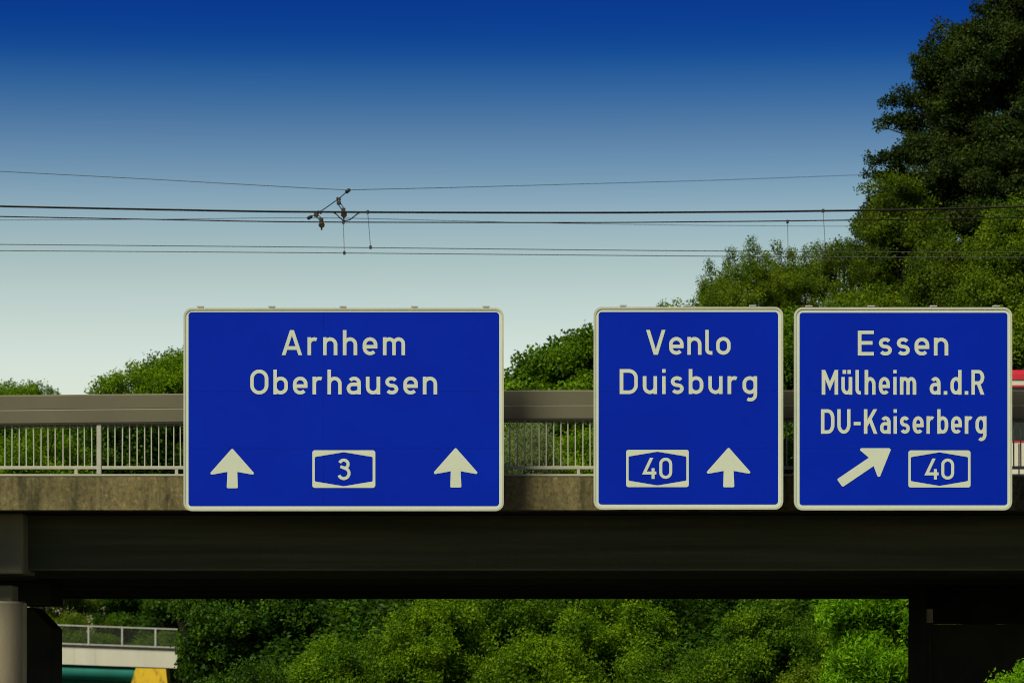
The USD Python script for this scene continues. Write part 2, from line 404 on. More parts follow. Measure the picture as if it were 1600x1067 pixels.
def long_prism(prof, x0, x1, n):
    return join([bent(prism_x(prof, a, b)) for a, b in zip(np.linspace(x0, x1, n + 1)[:-1], np.linspace(x0, x1, n + 1)[1:])])


zr0, zr1, zr2 = Z(655.5, 49.95), Z(631.5, 49.95), Z(608.5, 49.95)
up = Polygon([(49.985, zr1 + 0.004), (49.992, zr1 + 0.0), (50.44, zr1 + 0.0), (50.44, zr2 - 0.02), (50.42, zr2), (50.005, zr2), (49.985, zr2 - 0.02)])
lo = Polygon([(49.97, zr0 + 0.03), (49.985, zr0), (50.435, zr0), (50.435, zr1 - 0.003), (49.982, zr1 - 0.003), (49.97, zr1 - 0.018)])
seg = [BXL, X(-420, DR), X(5, DR) - 1.6, X(783, DR), X(1411, DR), BXR]
seg = [BXL, X(-473, DR), X(155, DR), X(783, DR), X(1411, DR), BXR]
for a, b in zip([BXL, X(-210, DR), X(420, DR), X(1075, DR), X(1700, DR)], [X(-210, DR), X(420, DR), X(1075, DR), X(1700, DR), BXR]):
    part('box_rail_upper', long_prism(up, a + 0.002, b - 0.002, 4), 'rail_box', railing)
    part('box_rail_lower', long_prism(lo, a + 0.002, b - 0.002, 4), 'rail_box', railing)
for a, b in zip(seg[:-1], seg[1:]):
    part('bottom_rail', bx(a, b, DR - 0.02, DR + 0.02, Z(732.5, DR), Z(727.5, DR), 0.004), 'rail_paint', railing)
zlow = Z(727.5, DR)
px = 6.75 - 11.3 * 42
k = 0
posts = [155 + 628 * i for i in range(-1, 3)]
for p in posts:
    x = X(p, DR)
    part('post', bx(x - 0.034, x + 0.034, DR - 0.035, DR + 0.05, zt + 0.031, zr0 + 0.02 + float(lift(x)), 0.006), 'rail_paint', railing)
feet = [119 + 157 * i for i in range(-4, 13)]
for p in feet:
    x = X(p, DR)
    if min(abs(p - q) for q in posts) > 12:
        part('foot', bx(x - 0.024, x + 0.024, DR - 0.018, DR + 0.018, zt + 0.031, Z(732.5, DR), 0.003), 'rail_paint', railing)
rb = random.Random(4)
for p0 in posts:
    for i in range(1, 55):
        x = X(p0 + 2.3 + 11.38 * i, DR) + rb.uniform(-0.004, 0.004)
        if x > BXR - 0.2 or p0 + 2.3 + 11.38 * i > p0 + 622 or x < -14.5:
            continue
        tp = zr0 + 0.01 + float(lift(x))
        lean = rb.uniform(-0.004, 0.004)
        b = bx(x - 0.0088, x + 0.0088, DR - 0.0105, DR + 0.0105, zlow, tp)
        v = np.array(b.vertices)
        v[:, 0] += lean * (v[:, 2] > tp - 0.05)
        b.vertices = v
        part('baluster', b, 'rail_paint', railing)

# ---------------------------------------------------------------- lettering: single-stroke road-sign letters, stroke 1/7 of the height


def arc(cx, cy, rx, ry, a0, a1, n=14):
    t = np.radians(np.linspace(a0, a1, n))
    return [(cx + rx * math.cos(q), cy + ry * math.sin(q)) for q in t]


def stadium(x0, x1, y0, y1):
    r = (x1 - x0) / 2
    c = (x0 + x1) / 2
    p = arc(c, y1 - r, r, r, 0, 180) + arc(c, y0 + r, r, r, 180, 360)
    return p + [p[0], p[1]]


def glyphs():
    G = {}
    arch = [(0.5, 2.9)] + arc(2.0, 2.95, 1.5, 1.55, 180, 0) + [(3.5, 0)]
    G['A'] = (5.6, [[(0.2, -0.8), (2.8, 7.1)], [(5.4, -0.8), (2.8, 7.1)], [(1.2, 2.0), (4.4, 2.0)]], [])
    G['V'] = (5.4, [[(0.25, 7.8), (2.7, -0.2)], [(5.15, 7.8), (2.7, -0.2)]], [])
    G['E'] = (4.5, [[(0.5, 0), (0.5, 7)], [(0.5, 0.5), (4.5, 0.5)], [(0.5, 6.5), (4.5, 6.5)], [(0.5, 3.55), (4.1, 3.55)]], [])
    G['D'] = (5.1, [[(2.4, 0.5), (0.5, 0.5), (0.5, 6.5), (2.4, 6.5)] + arc(2.6, 4.5, 2.0, 2.0, 90, 0) + arc(2.6, 2.5, 2.0, 2.0, 0, -90) + [(2.3, 0.5)]], [])
    G['O'] = (5.1, [stadium(0.5, 4.6, 0.5, 6.5)], [])
    G['U'] = (5.0, [[(0.5, 7), (0.5, 2.5)] + arc(2.5, 2.5, 2.0, 2.0, 180, 360) + [(4.5, 7)]], [])
    G['M'] = (6.2, [[(0.5, 0), (0.5, 7)], [(5.7, 0), (5.7, 7)], [(0.3, 7.2), (3.1, 2.4), (5.9, 7.2)]], [])
    G['R'] = (4.9, [[(0.5, 0), (0.5, 7)], [(0.5, 6.5), (2.6, 6.5)] + arc(2.7, 4.9, 1.6, 1.6, 90, -90) + [(0.5, 3.3)], [(2.5, 3.4), (4.7, -0.8)]], [])
    G['K'] = (5.0, [[(0.5, 0), (0.5, 7)], [(4.9, 7.6), (0.6, 2.2)], [(2.2, 4.3), (5.0, -0.8)]], [])
    G['0'] = (4.3, [stadium(0.5, 3.8, 0.5, 6.5)], [])
    G['3'] = (4.2, [arc(2.0, 5.15, 1.4, 1.35, 160, -75) + arc(2.0, 2.2, 1.7, 1.7, 80, -158)], [])
    G['4'] = (4.5, [[(3.1, 7.3), (0.55, 1.9), (4.5, 1.9)], [(3.45, 0), (3.45, 3.5)]], [])
    G['a'] = (4.0, [[(3.5, 0), (3.5, 3.1)] + arc(2.1, 3.1, 1.4, 1.4, 0, 142), [(3.5, 2.85), (1.75, 2.85)] + arc(1.7, 1.675, 1.2, 1.175, 90, 270) + [(2.2, 0.5), (3.0, 0.72), (3.55, 1.1)]], [])
    G['e'] = (4.1, [[(0.6, 2.35), (3.6, 2.35), (3.6, 2.95)] + arc(2.05, 2.95, 1.55, 1.55, 0, 180) + arc(2.05, 2.05, 1.55, 1.55, 180, 318)], [])
    G['i'] = (1.0, [[(0.5, 0), (0.5, 5)]], [sbox(0, 6, 1, 7)])
    G['h'] = (4.0, [[(0.5, 0), (0.5, 7)], arch], [])
    G['n'] = (4.0, [[(0.5, 0), (0.5, 5)], arch], [])
    a1 = [(0.5, 3.1)] + arc(1.8, 3.2, 1.3, 1.3, 180, 0) + [(3.1, 0)]
    G['m'] = (6.2, [[(0.5, 0), (0.5, 5)], a1, [(x + 2.6, y) for x, y in a1]], [])
    G['r'] = (2.8, [[(0.5, 0), (0.5, 5)], [(0.5, 3.0)] + arc(1.9, 3.1, 1.4, 1.4, 180, 62)], [])
    G['s'] = (3.7, [arc(1.8, 3.5, 1.25, 1.0, 28, 270) + arc(1.9, 1.5, 1.3, 1.0, 90, -152)], [])
    G['u'] = (4.0, [[(3.5, 0), (3.5, 5)], [(3.5, 2.1)] + arc(2.0, 2.05, 1.5, 1.55, 360, 180) + [(0.5, 5)]], [])
    G['ü'] = (4.0, G['u'][1], [sbox(0.55, 5.9, 1.5, 7), sbox(2.5, 5.9, 3.45, 7)])
    G['b'] = (4.1, [[(0.5, 0), (0.5, 7)], stadium(0.5, 3.6, 0.5, 4.5)], [])
    G['d'] = (4.1, [[(3.6, 0), (3.6, 7)], stadium(0.5, 3.6, 0.5, 4.5)], [])
    G['g'] = (4.1, [stadium(0.5, 3.6, 0.5, 4.5), [(3.6, 5), (3.6, -0.2)] + arc(2.2, -0.2, 1.4, 1.4, 0, -125)], [])
    G['l'] = (2.0, [[(0.5, 7), (0.5, 1.5)] + arc(1.5, 1.5, 1.0, 1.0, 180, 270) + [(2.0, 0.5)]], [])
    G['o'] = (4.1, [stadium(0.5, 3.6, 0.5, 4.5)], [])
    G['.'] = (1.0, [], [sbox(0, 0, 1, 1)])
    G['-'] = (2.8, [[(0, 2.9), (2.8, 2.9)]], [])
    return G


GL = glyphs()


def word(text, cap, width, narrow=1.0, stroke=1.0, space=2.6):
    """The word's outline, capitals "cap" tall, exactly "width" wide; what is left over goes between the letters."""
    u = cap / 7.0
    ws = [space * narrow if c == ' ' else (stroke + (GL[c][0] - 1) * narrow if c not in '.i' else stroke) for c in text]
    gap = (width / u - sum(ws)) / (len(text) - 1)
    x, out = 0.0, []
    for c, w in zip(text, ws):
        if c != ' ':
            gw, strokes, extra = GL[c]
            fx = lambda q: (stroke / 2 + (q[0] - 0.5) * narrow, q[1])
            shp = []
            for st in strokes:
                shp.append(LineString([fx(q) for q in st]).buffer(stroke / 2, cap_style='flat', join_style='mitre', mitre_limit=3))
            for e in extra:
                q = e.bounds
                c0 = stroke / 2 + ((q[0] + q[2]) / 2 - 0.5) * narrow if c != '.' else stroke / 2
                shp.append(sbox(c0 - stroke / 2, q[1], c0 + stroke / 2, q[3]))
            g = unary_union(shp).intersection(sbox(-3, -2.2 if c == 'g' else 0, 12, 7))
            out.append(affinity.translate(g, x, 0))
        x += w + gap
    g = unary_union(out)
    return affinity.scale(g, u, u, origin=(0, 0)).simplify(0.0006)


# ---------------------------------------------------------------- the three signs
DS = 49.25
pxu = S * DS


def PXZ(pts):
    return [((a - 800) * pxu, EYE + (HORIZON - b) * pxu) for a, b in pts]


def sign(label, outer, inner, words, arrows, shields, post_px, seam_rows, seam_cols):
    x0, x1, y0, y1 = outer
    base = np.array([X((x0 + x1) / 2, DS), DS, Z(y1, DS)])
    t = thing('motorway_sign', label, 'road sign', base, 'blue motorway signs on the bridge')
    sx = lambda p: (p - 800) * pxu
    sz = lambda p: EYE + (HORIZON - p) * pxu
    outline = rrect(sx(x0), sx(x1), sz(y1), sz(y0), 13 * pxu)
    face = rrect(sx(x0) + 0.026, sx(x1) - 0.026, sz(y1) + 0.026, sz(y0) - 0.026, 11 * pxu)
    i0, i1, j0, j1 = inner
    blue = rrect(sx(i0), sx(i1), sz(j1), sz(j0), 5 * pxu)
    part('edge_profile', prism(outline.difference(face.buffer(-0.004)), DS - 0.012, DS + 0.045), 'sign_rim', t)
    part('white_border', prism(face.difference(blue), DS - 0.004, DS + 0.01), 'sign_white', t)
    rows = [j1] + seam_rows + [j0]
    cols = [i0] + seam_cols + [i1]
    for ra, rbb in zip(rows[:-1], rows[1:]):
        for ca, cb in zip(cols[:-1], cols[1:]):
            cell = sbox(sx(ca) + 0.0012 * (ca != i0), sz(ra) + 0.0012 * (ra != j1), sx(cb) - 0.0012 * (cb != i1), sz(rbb) - 0.0012 * (rbb != j0))
            part('panel', prism(blue.intersection(cell), DS - 0.003 + random.uniform(-0.0006, 0.0006), DS + 0.012), 'sign_blue', t)
    part('backing_sheet', bx(sx(x0) + 0.05, sx(x1) - 0.05, DS + 0.012, DS + 0.02, sz(y1) + 0.05, sz(y0) - 0.05), 'galvanised', t)
    for (text, wx0, wx1, cap_t, cap_b, narrow, stroke) in words:
        g = word(text, (cap_b - cap_t) * pxu, (wx1 - wx0) * pxu, narrow, stroke)
        g = affinity.translate(g, sx(wx0), sz(cap_b))
        part('lettering', prism(g, DS - 0.0068, DS - 0.0018), 'sign_white', t, label='white lettering ' + text)
    for pts in arrows:
        g = Polygon(PXZ(pts)).buffer(-0.02).buffer(0.02, join_style='round')
        part('arrow', prism(g, DS - 0.0068, DS - 0.0018), 'sign_white', t)
    for (s0, s1, t0, t1, num, n0, n1, nt, nb) in shields:
        mid = (s0 + s1) / 2
        hexa = Polygon(PXZ([(s0 + 4, t0 + 10.5), (mid, t0 + 3), (s1 - 4, t0 + 10.5), (s1 - 4, t1 - 10), (mid, t1 - 2.5), (s0 + 4, t1 - 10)])).buffer(-0.02).buffer(0.02)
        pl = rrect(sx(s0), sx(s1), sz(t1), sz(t0), 4 * pxu).difference(hexa)
        sh = part('route_shield', prism(pl, DS - 0.0068, DS - 0.0018), 'sign_white', t, label='white motorway number shield')
        g = word(num, (nb - nt) * pxu, (n1 - n0) * pxu) if len(num) > 1 else affinity.scale(word(num + num, (nb - nt) * pxu, (n1 - n0) * pxu * 3).intersection(sbox(-9, -9, (n1 - n0) * pxu * 1.5, 9)), 1, 1, origin=(0, 0))
        part('number', prism(affinity.translate(g, sx(n0), sz(nb)), DS - 0.0068, DS - 0.0018), 'sign_white', sh)
    for p in post_px:
        x = sx(p)
        st = part('support_post', bx(x - 0.04, x + 0.04, DS + 0.022, DS + 0.14, sz(y1) + 0.06, sz(y0) + 0.033, 0.004), 'galvanised', t)
        for zz in (zt - 0.13, zb + 0.09):
            part('bracket_arm', bx(x - 0.03, x + 0.03, DS + 0.141, D0 - 0.016, zz - 0.04, zz + 0.04), 'galvanised', st)
            part('anchor_plate', bx(x - 0.08, x + 0.08, D0 - 0.015, D0 - 0.001, zz - 0.07, zz + 0.07), 'galvanised', st)
        part('clamp', bx(x - 0.052, x + 0.052, DS - 0.002, DS + 0.021, sz(y0) + 0.012, sz(y0) + 0.03), 'galvanised', st)
    return t


def up_arrow(cx, tip):
    return [(cx, tip), (cx + 34.5, tip + 39), (cx + 33, tip + 41.5), (cx + 8, tip + 37), (cx + 9, tip + 62.5), (cx - 8.5, tip + 62.5), (cx - 7.5, tip + 37), (cx - 32.5, tip + 41.5), (cx - 34.5, tip + 39)]


sign('widest blue motorway sign, reading Arnhem and Oberhausen, with two upright arrows', (286.8, 787.2, 480.8, 797.6), (294.5, 779.8, 487.5, 790.2),
     [('Arnhem', 440.6, 632.9, 515.4, 554.4, 1.0, 1.0), ('Oberhausen', 391, 683, 576.8, 615.7, 1.0, 1.0)],
     [up_arrow(362.8, 699.5), up_arrow(711.9, 698.5)], [(488, 586.4, 702.8, 761.4, '3', 527.6, 547.2, 715.7, 749.3)],
     [313, 424.7, 536, 647.6, 759.6], [700, 610], [506])
sign('narrowest blue motorway sign, reading Venlo and Duisburg, with one upright arrow', (927.6, 1223.6, 479.2, 795.4), (935.2, 1215.6, 487, 787.6),
     [('Venlo', 1009.7, 1141.5, 515, 553.7, 1.0, 1.0), ('Duisburg', 968.3, 1182.9, 576.2, 615, 1.0, 1.0)],
     [up_arrow(1138.3, 698)], [(978.2, 1076.3, 702, 760.2, '40', 1004.2, 1050.2, 714.3, 747.3)],
     [974, 1075, 1176], [700, 610], [])
sc = lambda pts: [(1200 + a / 3.0475, 460 + b / 3.0475) for a, b in pts]
sign('blue motorway sign reading Essen and three lines of places, with one slanting arrow', (1240.8, 1581.3, 479.8, 796.4), (1249.2, 1574, 488, 788.8),
     [('Essen', 1340.4, 1481.5, 516, 555, 1.0, 1.0), ('Mülheim', 1284, 1431.5, 577.5, 616, 0.70, 0.98), ('a.d.R', 1452.6, 1538.2, 577.5, 616, 0.70, 0.98), ('DU-Kaiserberg', 1282.7, 1541.3, 638.8, 677, 0.70, 0.98)],
     [sc([(328, 878), (480, 775), (436, 738), (442, 730), (578, 730), (585, 737), (533, 866), (522, 866), (503, 815), (355, 915)])],
     [(1419.2, 1516.4, 703, 760.9, '40', 1445.4, 1490.7, 715.7, 748.5)],
     [1264, 1361.5, 1458.6, 1556.7], [700, 610], [])

# ---------------------------------------------------------------- tram on the far side of the deck
DT = 66.0
tz = lambda py: Z(py, DT)
tx0, tx1 = X(1503, DT), 25.0
tram = thing('tram', 'red roofed white tram on the bridge behind the right edge of the slanting arrow sign', 'tram', (tx0, DT, zt - 0.05))
w = 2.35


def shell(z0, z1, inset=0.0, x0=None, x1=None, r=0.5, dy=0.0):
    g = sbox((x0 if x0 is not None else tx0) + r, DT + inset + r - dy, (x1 if x1 is not None else tx1), DT + w - inset - r + dy).buffer(r)
    m = trimesh.creation.extrude_polygon(g, z1 - z0, engine='earcut')
    m.apply_translation([0, 0, z0])
    return m


part('body', shell(zt + 0.32, tz(691)), 'tram_white', tram)
part('waist_stripe', shell(tz(691) + 0.001, tz(688), dy=0.004), 'tram_red', tram)
win = [(tx0 + 0.5 + i * 1.55, tx0 + 0.5 + i * 1.55 + 1.42) for i in range(9)]
for i, (a, b) in enumerate(win):
    part('window_pillar', bx(b + 0.005, b + 0.125, DT + 0.02, DT + 0.09, tz(688) + 0.002, tz(606)), 'tram_black', tram)
    part('window', bx(a, b, DT + 0.03, DT + 0.04, tz(688) + 0.002, tz(606)), 'tram_glass', tram)
    part('window', bx(a, b, DT + w - 0.04, DT + w - 0.03, tz(688) + 0.002, tz(606)), 'tram_glass', tram)
part('floor', bx(tx0 + 0.6, tx1, DT + 0.1, DT + w - 0.1, tz(688) - 0.5, tz(688) - 0.4), 'tram_black', tram)
part('windscreen', bx(tx0 + 0.02, tx0 + 0.03, DT + 0.45, DT + w - 0.45, tz(688) + 0.002, tz(606)), 'tram_glass', tram)
part('window_header', shell(tz(606) + 0.001, tz(604), dy=0.003), 'tram_black', tram)
part('lower_red_band', shell(tz(604) + 0.001, tz(601.2), dy=0.005), 'tram_red', tram)
part('white_band', shell(tz(601.2) + 0.001, tz(592.5), dy=0.002), 'tram_white', tram)
prof = Polygon([(DT - 0.02, tz(592.5) + 0.001), (DT + w + 0.02, tz(592.5) + 0.001), (DT + w, tz(583)), (DT + w - 0.35, tz(575)), (DT + 0.35, tz(575)), (DT + 0.05, tz(582)), (DT - 0.02, tz(584))])
part('roof', prism_x(prof, tx0 + 0.3, tx1), 'tram_red', tram)
for i, x in enumerate((X(1592, DT), X(1592, DT) + 0.72, X(1592, DT) + 6.5, X(1592, DT) + 7.2)):
    part('door_seam', bx(x - 0.012, x + 0.012, DT - 0.006, DT + 0.004, zt + 0.4, tz(691) - 0.02), 'tram_black', tram)
for x in (tx0 + 2.0, tx0 + 3.8, tx0 + 11):
    wl = trimesh.creation.cylinder(radius=0.34, height=0.12, sections=24)
    wl.apply_transform(trimesh.transformations.rotation_matrix(np.pi / 2, [1, 0, 0]))
    wl.apply_translation([x, DT + 0.42, zt - 0.05 + 0.36])
    part('wheel', wl, 'dark_steel', tram)
for y in (DT + 0.45, DT + w - 0.45):
    l = trimesh.creation.cylinder(radius=0.09, height=0.04, sections=20)
    l.apply_transform(trimesh.transformations.rotation_matrix(np.pi / 2, [0, 1, 0]))
    l.apply_translation([tx0 - 0.005, y, zt + 0.75])
    part('headlight', l, 'sign_white', tram)
for y in (DT + 0.45, DT + w - 0.45):
    tag(part('tram_rail', bx(BXL, BXR, y - 0.035, y + 0.035, zt - 0.046, zt - 0.03), 'dark_steel'), kind='structure')

# ---------------------------------------------------------------- overhead line
DC = 68.0


def wire(name, pts, r, m, label, d=DC, cat='wire', depth=0.0):
    """A wire through picture points at the track's distance, carried on well past both sides."""
    pts = np.array(pts, float)
    (xa, ya), (xb2, yb) = pts[0], pts[1]
    first = [xa - 900, ya - (yb - ya) / (xb2 - xa) * 900 * 0.9 ]
    (xc, yc), (xd, yd) = pts[-2], pts[-1]
    last = [xd + 900, yd + (yd - yc) / (xd - xc) * 900]
    al = np.vstack([[first], pts, [last]])
    xs = np.linspace(al[0, 0], al[-1, 0], 200)
    xs = np.unique(np.concatenate([xs, al[:, 0]]))
    ys = np.interp(xs, al[:, 0], al[:, 1])
    P = np.array([W(a, b, d + depth * max(a - 543, 0)) for a, b in zip(xs, ys)])
    p = part(name, tube(P, r, 6), m, smooth=40)
    tag(p, label, cat)
    return p


def smoothline(pts, n=30):
    from scipy.interpolate import PchipInterpolator
    pts = np.array(pts, float)
    xs = np.linspace(pts[0, 0], pts[-1, 0], n)
    return np.stack([xs, PchipInterpolator(pts[:, 0], pts[:, 1])(xs)], 1)


wire('catenary_wire', [(0, 267.5), (240, 280), (480, 293.5), (543, 296.5), (700, 293), (1120, 281.3), (1345, 273), (1600, 263)], 0.007, 'thin_wire', 'topmost thin wire, pulled down to a V at the insulators', d=69.5, depth=0.034)
wire('catenary_wire', smoothline([(0, 322), (240, 327), (480, 330.8), (900, 332), (1120, 331), (1340, 328.5), (1600, 322.5)]), 0.021, 'wire_metal', 'thickest dark wire running across the sky', d=DC)
wire('catenary_wire', smoothline([(0, 338), (240, 342.5), (480, 346.5), (900, 347.5), (1120, 346), (1340, 343.5), (1600, 339.5)]), 0.013, 'wire_metal', 'dark wire just below the thickest wire', d=70.0)
wire('catenary_wire', smoothline([(0, 343.5), (240, 342.4), (480, 339.8), (560, 341.0), (700, 344.5), (900, 349), (1120, 352), (1330, 353), (1600, 352)]), 0.006, 'thin_wire', 'faint thin wire weaving across the wire below the thickest one', d=69.0, depth=0.034)
wire('contact_wire', smoothline([(0, 381.5), (480, 385.7), (1120, 391.8), (1340, 393), (1600, 393.5)]), 0.0085, 'thin_wire', 'upper of the two lowest wires above the signs', d=DC)
wire('contact_wire', smoothline([(0, 391.3), (480, 394.5), (1120, 400), (1340, 401.5), (1600, 402)]), 0.0085, 'thin_wire', 'lowest wire above the signs', d=70.0)

for (a, da, b, db, lab) in (((536.5, 347), 70.0, (538, 394.8), 70.0, 'dropper wire hanging below the round insulators, left of its pair'),
                            ((574.5, 331), DC, (579, 386), DC, 'slanting dropper wire hanging just right of the insulators'),
                            ((1230.5, 346), 70.0, (1231.5, 400.5), 70.0, 'upright dropper wire near the right-hand trees'),
                            ((1286, 329), DC, (1290, 392.5), DC, 'slanting dropper wire nearest the tall dark tree')):
    t = thing('dropper', lab, 'wire', W(*b, db), None)
    part('wire', tube([W(*a, da), W(*b, db)], 0.0055, 5), 'thin_wire', t)
    for q, dq in ((a, da), (b, db)):
        c = W(*q, dq)
        part('clip', bx(c[0] - 0.026, c[0] + 0.026, c[1] - 0.03, c[1] + 0.03, c[2] - 0.035, c[2] + 0.035, 0.008), 'dark_steel', t)


def insulator(label, top, bot, disc, d, big=False):
    t = thing('insulator', label, 'insulator', W(*disc, d), None)
    a, b, c = W(*top, d), W(*bot, d), W(*disc, d)
    off = np.array([0.0, 0.0, 0.0])
    n = np.cross(b - a, [0, 1, 0])
    n = n / np.linalg.norm(n) * 0.026
    for s in (-1, 1):
        part('link_rod', tube([a + s * n, b + s * n], 0.010, 6), 'dark_steel', t)
    for q in (a, b):
        part('clevis', bx(q[0] - 0.042, q[0] + 0.042, q[1] - 0.04, q[1] + 0.04, q[2] - 0.04, q[2] + 0.04, 0.012), 'dark_steel', t)
    r = 4.7 * S * d
    cyl = trimesh.creation.revolve(np.array([[0, -0.05], [r * 0.8, -0.05], [r * 0.97, -0.03], [r, 0.0], [r * 0.97, 0.03], [r * 0.8, 0.05], [0, 0.05]]), sections=28)
    cyl.apply_transform(trimesh.transformations.rotation_matrix(np.pi / 2 + 0.25, [1, 0, 0.2]))
    cyl.apply_translation(c)
    part('disc', cyl, 'rust_steel', t, smooth=35)
    part('pin', tube([c - [0, 0, r * 0.9], c - [0, 0, r * 1.75]], 0.016, 8), 'rust_steel', t)
    part('pin', tube([c + [0, 0, r * 0.8], b], 0.016, 8), 'dark_steel', t)


span = thing('cross_span', 'slanting span wire between the topmost wire and the lower insulator', 'wire', W(484, 339.5, DC), None)
pa, pb, pc, pd = W(484, 339.5, 68.6), W(499, 331.5, 68.8), W(529, 310.5, 69.2), W(543.5, 298, 69.45)
part('wire', tube([pa, pb, pc, pd], 0.010, 6), 'wire_metal', span)
for c, q, s in ((pa, pb, 0.036), (pd, pc, 0.04)):
    dirn = (q - c) / np.linalg.norm(q - c)
    part('end_clamp', tube([c - dirn * 0.05, c + dirn * 0.05], s, 8), 'dark_steel', span)
for c in (pb, pc):
    for s in (-0.025, 0.025):
        part('clamp', bx(c[0] + s - 0.02, c[0] + s + 0.02, c[1] - 0.03, c[1] + 0.03, c[2] - 0.035, c[2] + 0.035, 0.008), 'rust_steel' if c is pb else 'dark_steel', span)
insulator('round rusty insulator hanging at the thickest wire, upper of the two', (529.3, 316.5), (536.5, 327.5), (537.3, 335), 69.1)
insulator('round rusty insulator hanging clear below the wires, lower of the two', (494, 335.5), (502, 343), (502.5, 351), 68.7)
lp = smoothline([(519, 331.2), (525, 334), (532, 341), (538.5, 344.6), (545, 343.5), (552, 339), (560, 333), (567, 331.4)])
tag(part('jumper_cable', tube([W(a, b, 67.9) for a, b in lp], 0.013, 6), 'wire_metal', smooth=40), 'short cable looping down below the thickest wire beside the insulators', 'cable')

# ---------------------------------------------------------------- the far bridge under the left end
DF = 150.0
fb = thing('footbridge', 'distant white footbridge with teal girder and yellow pier, low at the left', 'bridge', W(97, 1040, DF))


def far_box(x0, x1, ya0, yb0, dy, dd, thick, slope=0.036):
    """A length of the far bridge; its lines fall gently to the right. ya0 top, yb0 bottom at x = 97."""
    out = []
    m = bx(0, 1, 0, 1, 0, 1)
    v = np.array(m.vertices)
    px_ = x0 + v[:, 0] * (x1 - x0)
    d = DF + dy + v[:, 1] * thick
    top, bot = ya0 + slope * (px_ - 97), yb0 + slope * (px_ - 97)
    zz = np.where(v[:, 2] > 0.5, Z(top, DF), Z(bot, DF))
    m.vertices = np.stack([X(px_, DF), d, zz], 1)
    return m


for a, b in ((-40, 116), (116, 149), (149, 277)):
    part('parapet', far_box(a + 0.12, b - 0.12, 1007.5, 1036.5, 0, 0, 0.35), 'white_parapet', fb)
part('parapet_coping', far_box(-40, 277, 1005.8, 1007.4, -0.06, 0, 0.5), 'dark_steel', fb)
for y in (974.5, 1003.2):
    part('handrail', far_box(-40, 277, y, y + 2.1, 0.1, 0, 0.08), 'galvanised', fb)
for p in (-17, 34, 86, 137.8, 190.4, 242.5):
    part('post', far_box(p - 1.3, p + 1.3, 975, 1005.7, 0.08, 0, 0.1), 'galvanised', fb)
part('mesh_infill', join([far_box(a, a + 0.5, 976.6, 1003, 0.12, 0, 0.015) for a in np.arange(-38, 276, 2.0)]
                         + [far_box(-38, 276, y, y + 0.4, 0.14, 0, 0.012) for y in np.arange(978, 1003, 2.0)]), 'dark_steel', fb, kind='stuff')
cyl = tube([W(-40, 1049.0 - 5, DF) + [0, 0.36, 0], W(211, 1049.0 + 4, DF) + [0, 0.36, 0]], 11.6 * S * DF, 24)
part('girder', cyl, 'teal_paint', fb, smooth=40)
part('girder_web', far_box(-40, 209, 1060.5, 1100, 0.6, 0, 0.3), 'teal_paint', fb)
pr = Polygon([(X(212, DF), Z(1042.5, DF)), (X(259, DF), Z(1043.8, DF)), (X(262, DF), Z(1075, DF)), (X(262, DF), -0.3), (X(196, DF), -0.3), (X(203, DF), Z(1072, DF)), (X(207, DF), Z(1058, DF))])
part('pier', prism(pr, DF + 0.02, DF + 1.6), 'yellow_paint', fb)

# ---------------------------------------------------------------- foliage


def make_sprigs(kind, rng):
    """Three small leafy twigs, leaf by leaf. Returned as (vertices, triangles), pointing along +z, about 0.45 m long."""
    out = []
    ln, wd, n, spread, droop = {'broad': (0.115, 0.085, 22, 0.17, 0.2), 'small': (0.092, 0.056, 26, 0.15, 0.1), 'ash': (0.125, 0.045, 30, 0.20, 0.55), 'round': (0.075, 0.066, 26, 0.15, 0.2), 'willow': (0.11, 0.022, 34, 0.15, 0.3)}[kind]
    for _ in range(3):
        V, F = [], []
        for k in range(n):
            t = (k + 0.5) / n
            az = k * 2.4 + rng.uniform(-0.5, 0.5)
            rad = spread * rng.uniform(0.15, 1.0)
            base = np.array([rad * math.cos(az), rad * math.sin(az), 0.45 * t + rng.uniform(-0.05, 0.05)])
            dirn = np.array([math.cos(az), math.sin(az), rng.uniform(-0.7, 0.6) - droop])
            dirn /= np.linalg.norm(dirn)
            side = np.cross(dirn, [rng.uniform(-0.8, 0.8), rng.uniform(-0.8, 0.8), rng.uniform(-0.2, 1.0)])
            side /= np.linalg.norm(side)
            nor = np.cross(side, dirn)
            l, w_ = ln * rng.uniform(0.7, 1.25), wd * rng.uniform(0.7, 1.2)
            fold = rng.uniform(0.05, 0.35) * w_
            i = len(V)
            V += [base, base + dirn * l * 0.45 + side * w_ / 2 + nor * fold, base + dirn * l - nor * fold * 0.6, base + dirn * l * 0.45 - side * w_ / 2 + nor * fold]
            F += [[i, i + 1, i + 2], [i, i + 2, i + 3]]
        out.append((np.array(V), np.array(F)))
    return out


SPRIGS = {k: make_sprigs(k, random.Random(i + 11)) for i, k in enumerate(('broad', 'small', 'ash', 'round', 'willow'))}
total = [0, 0]


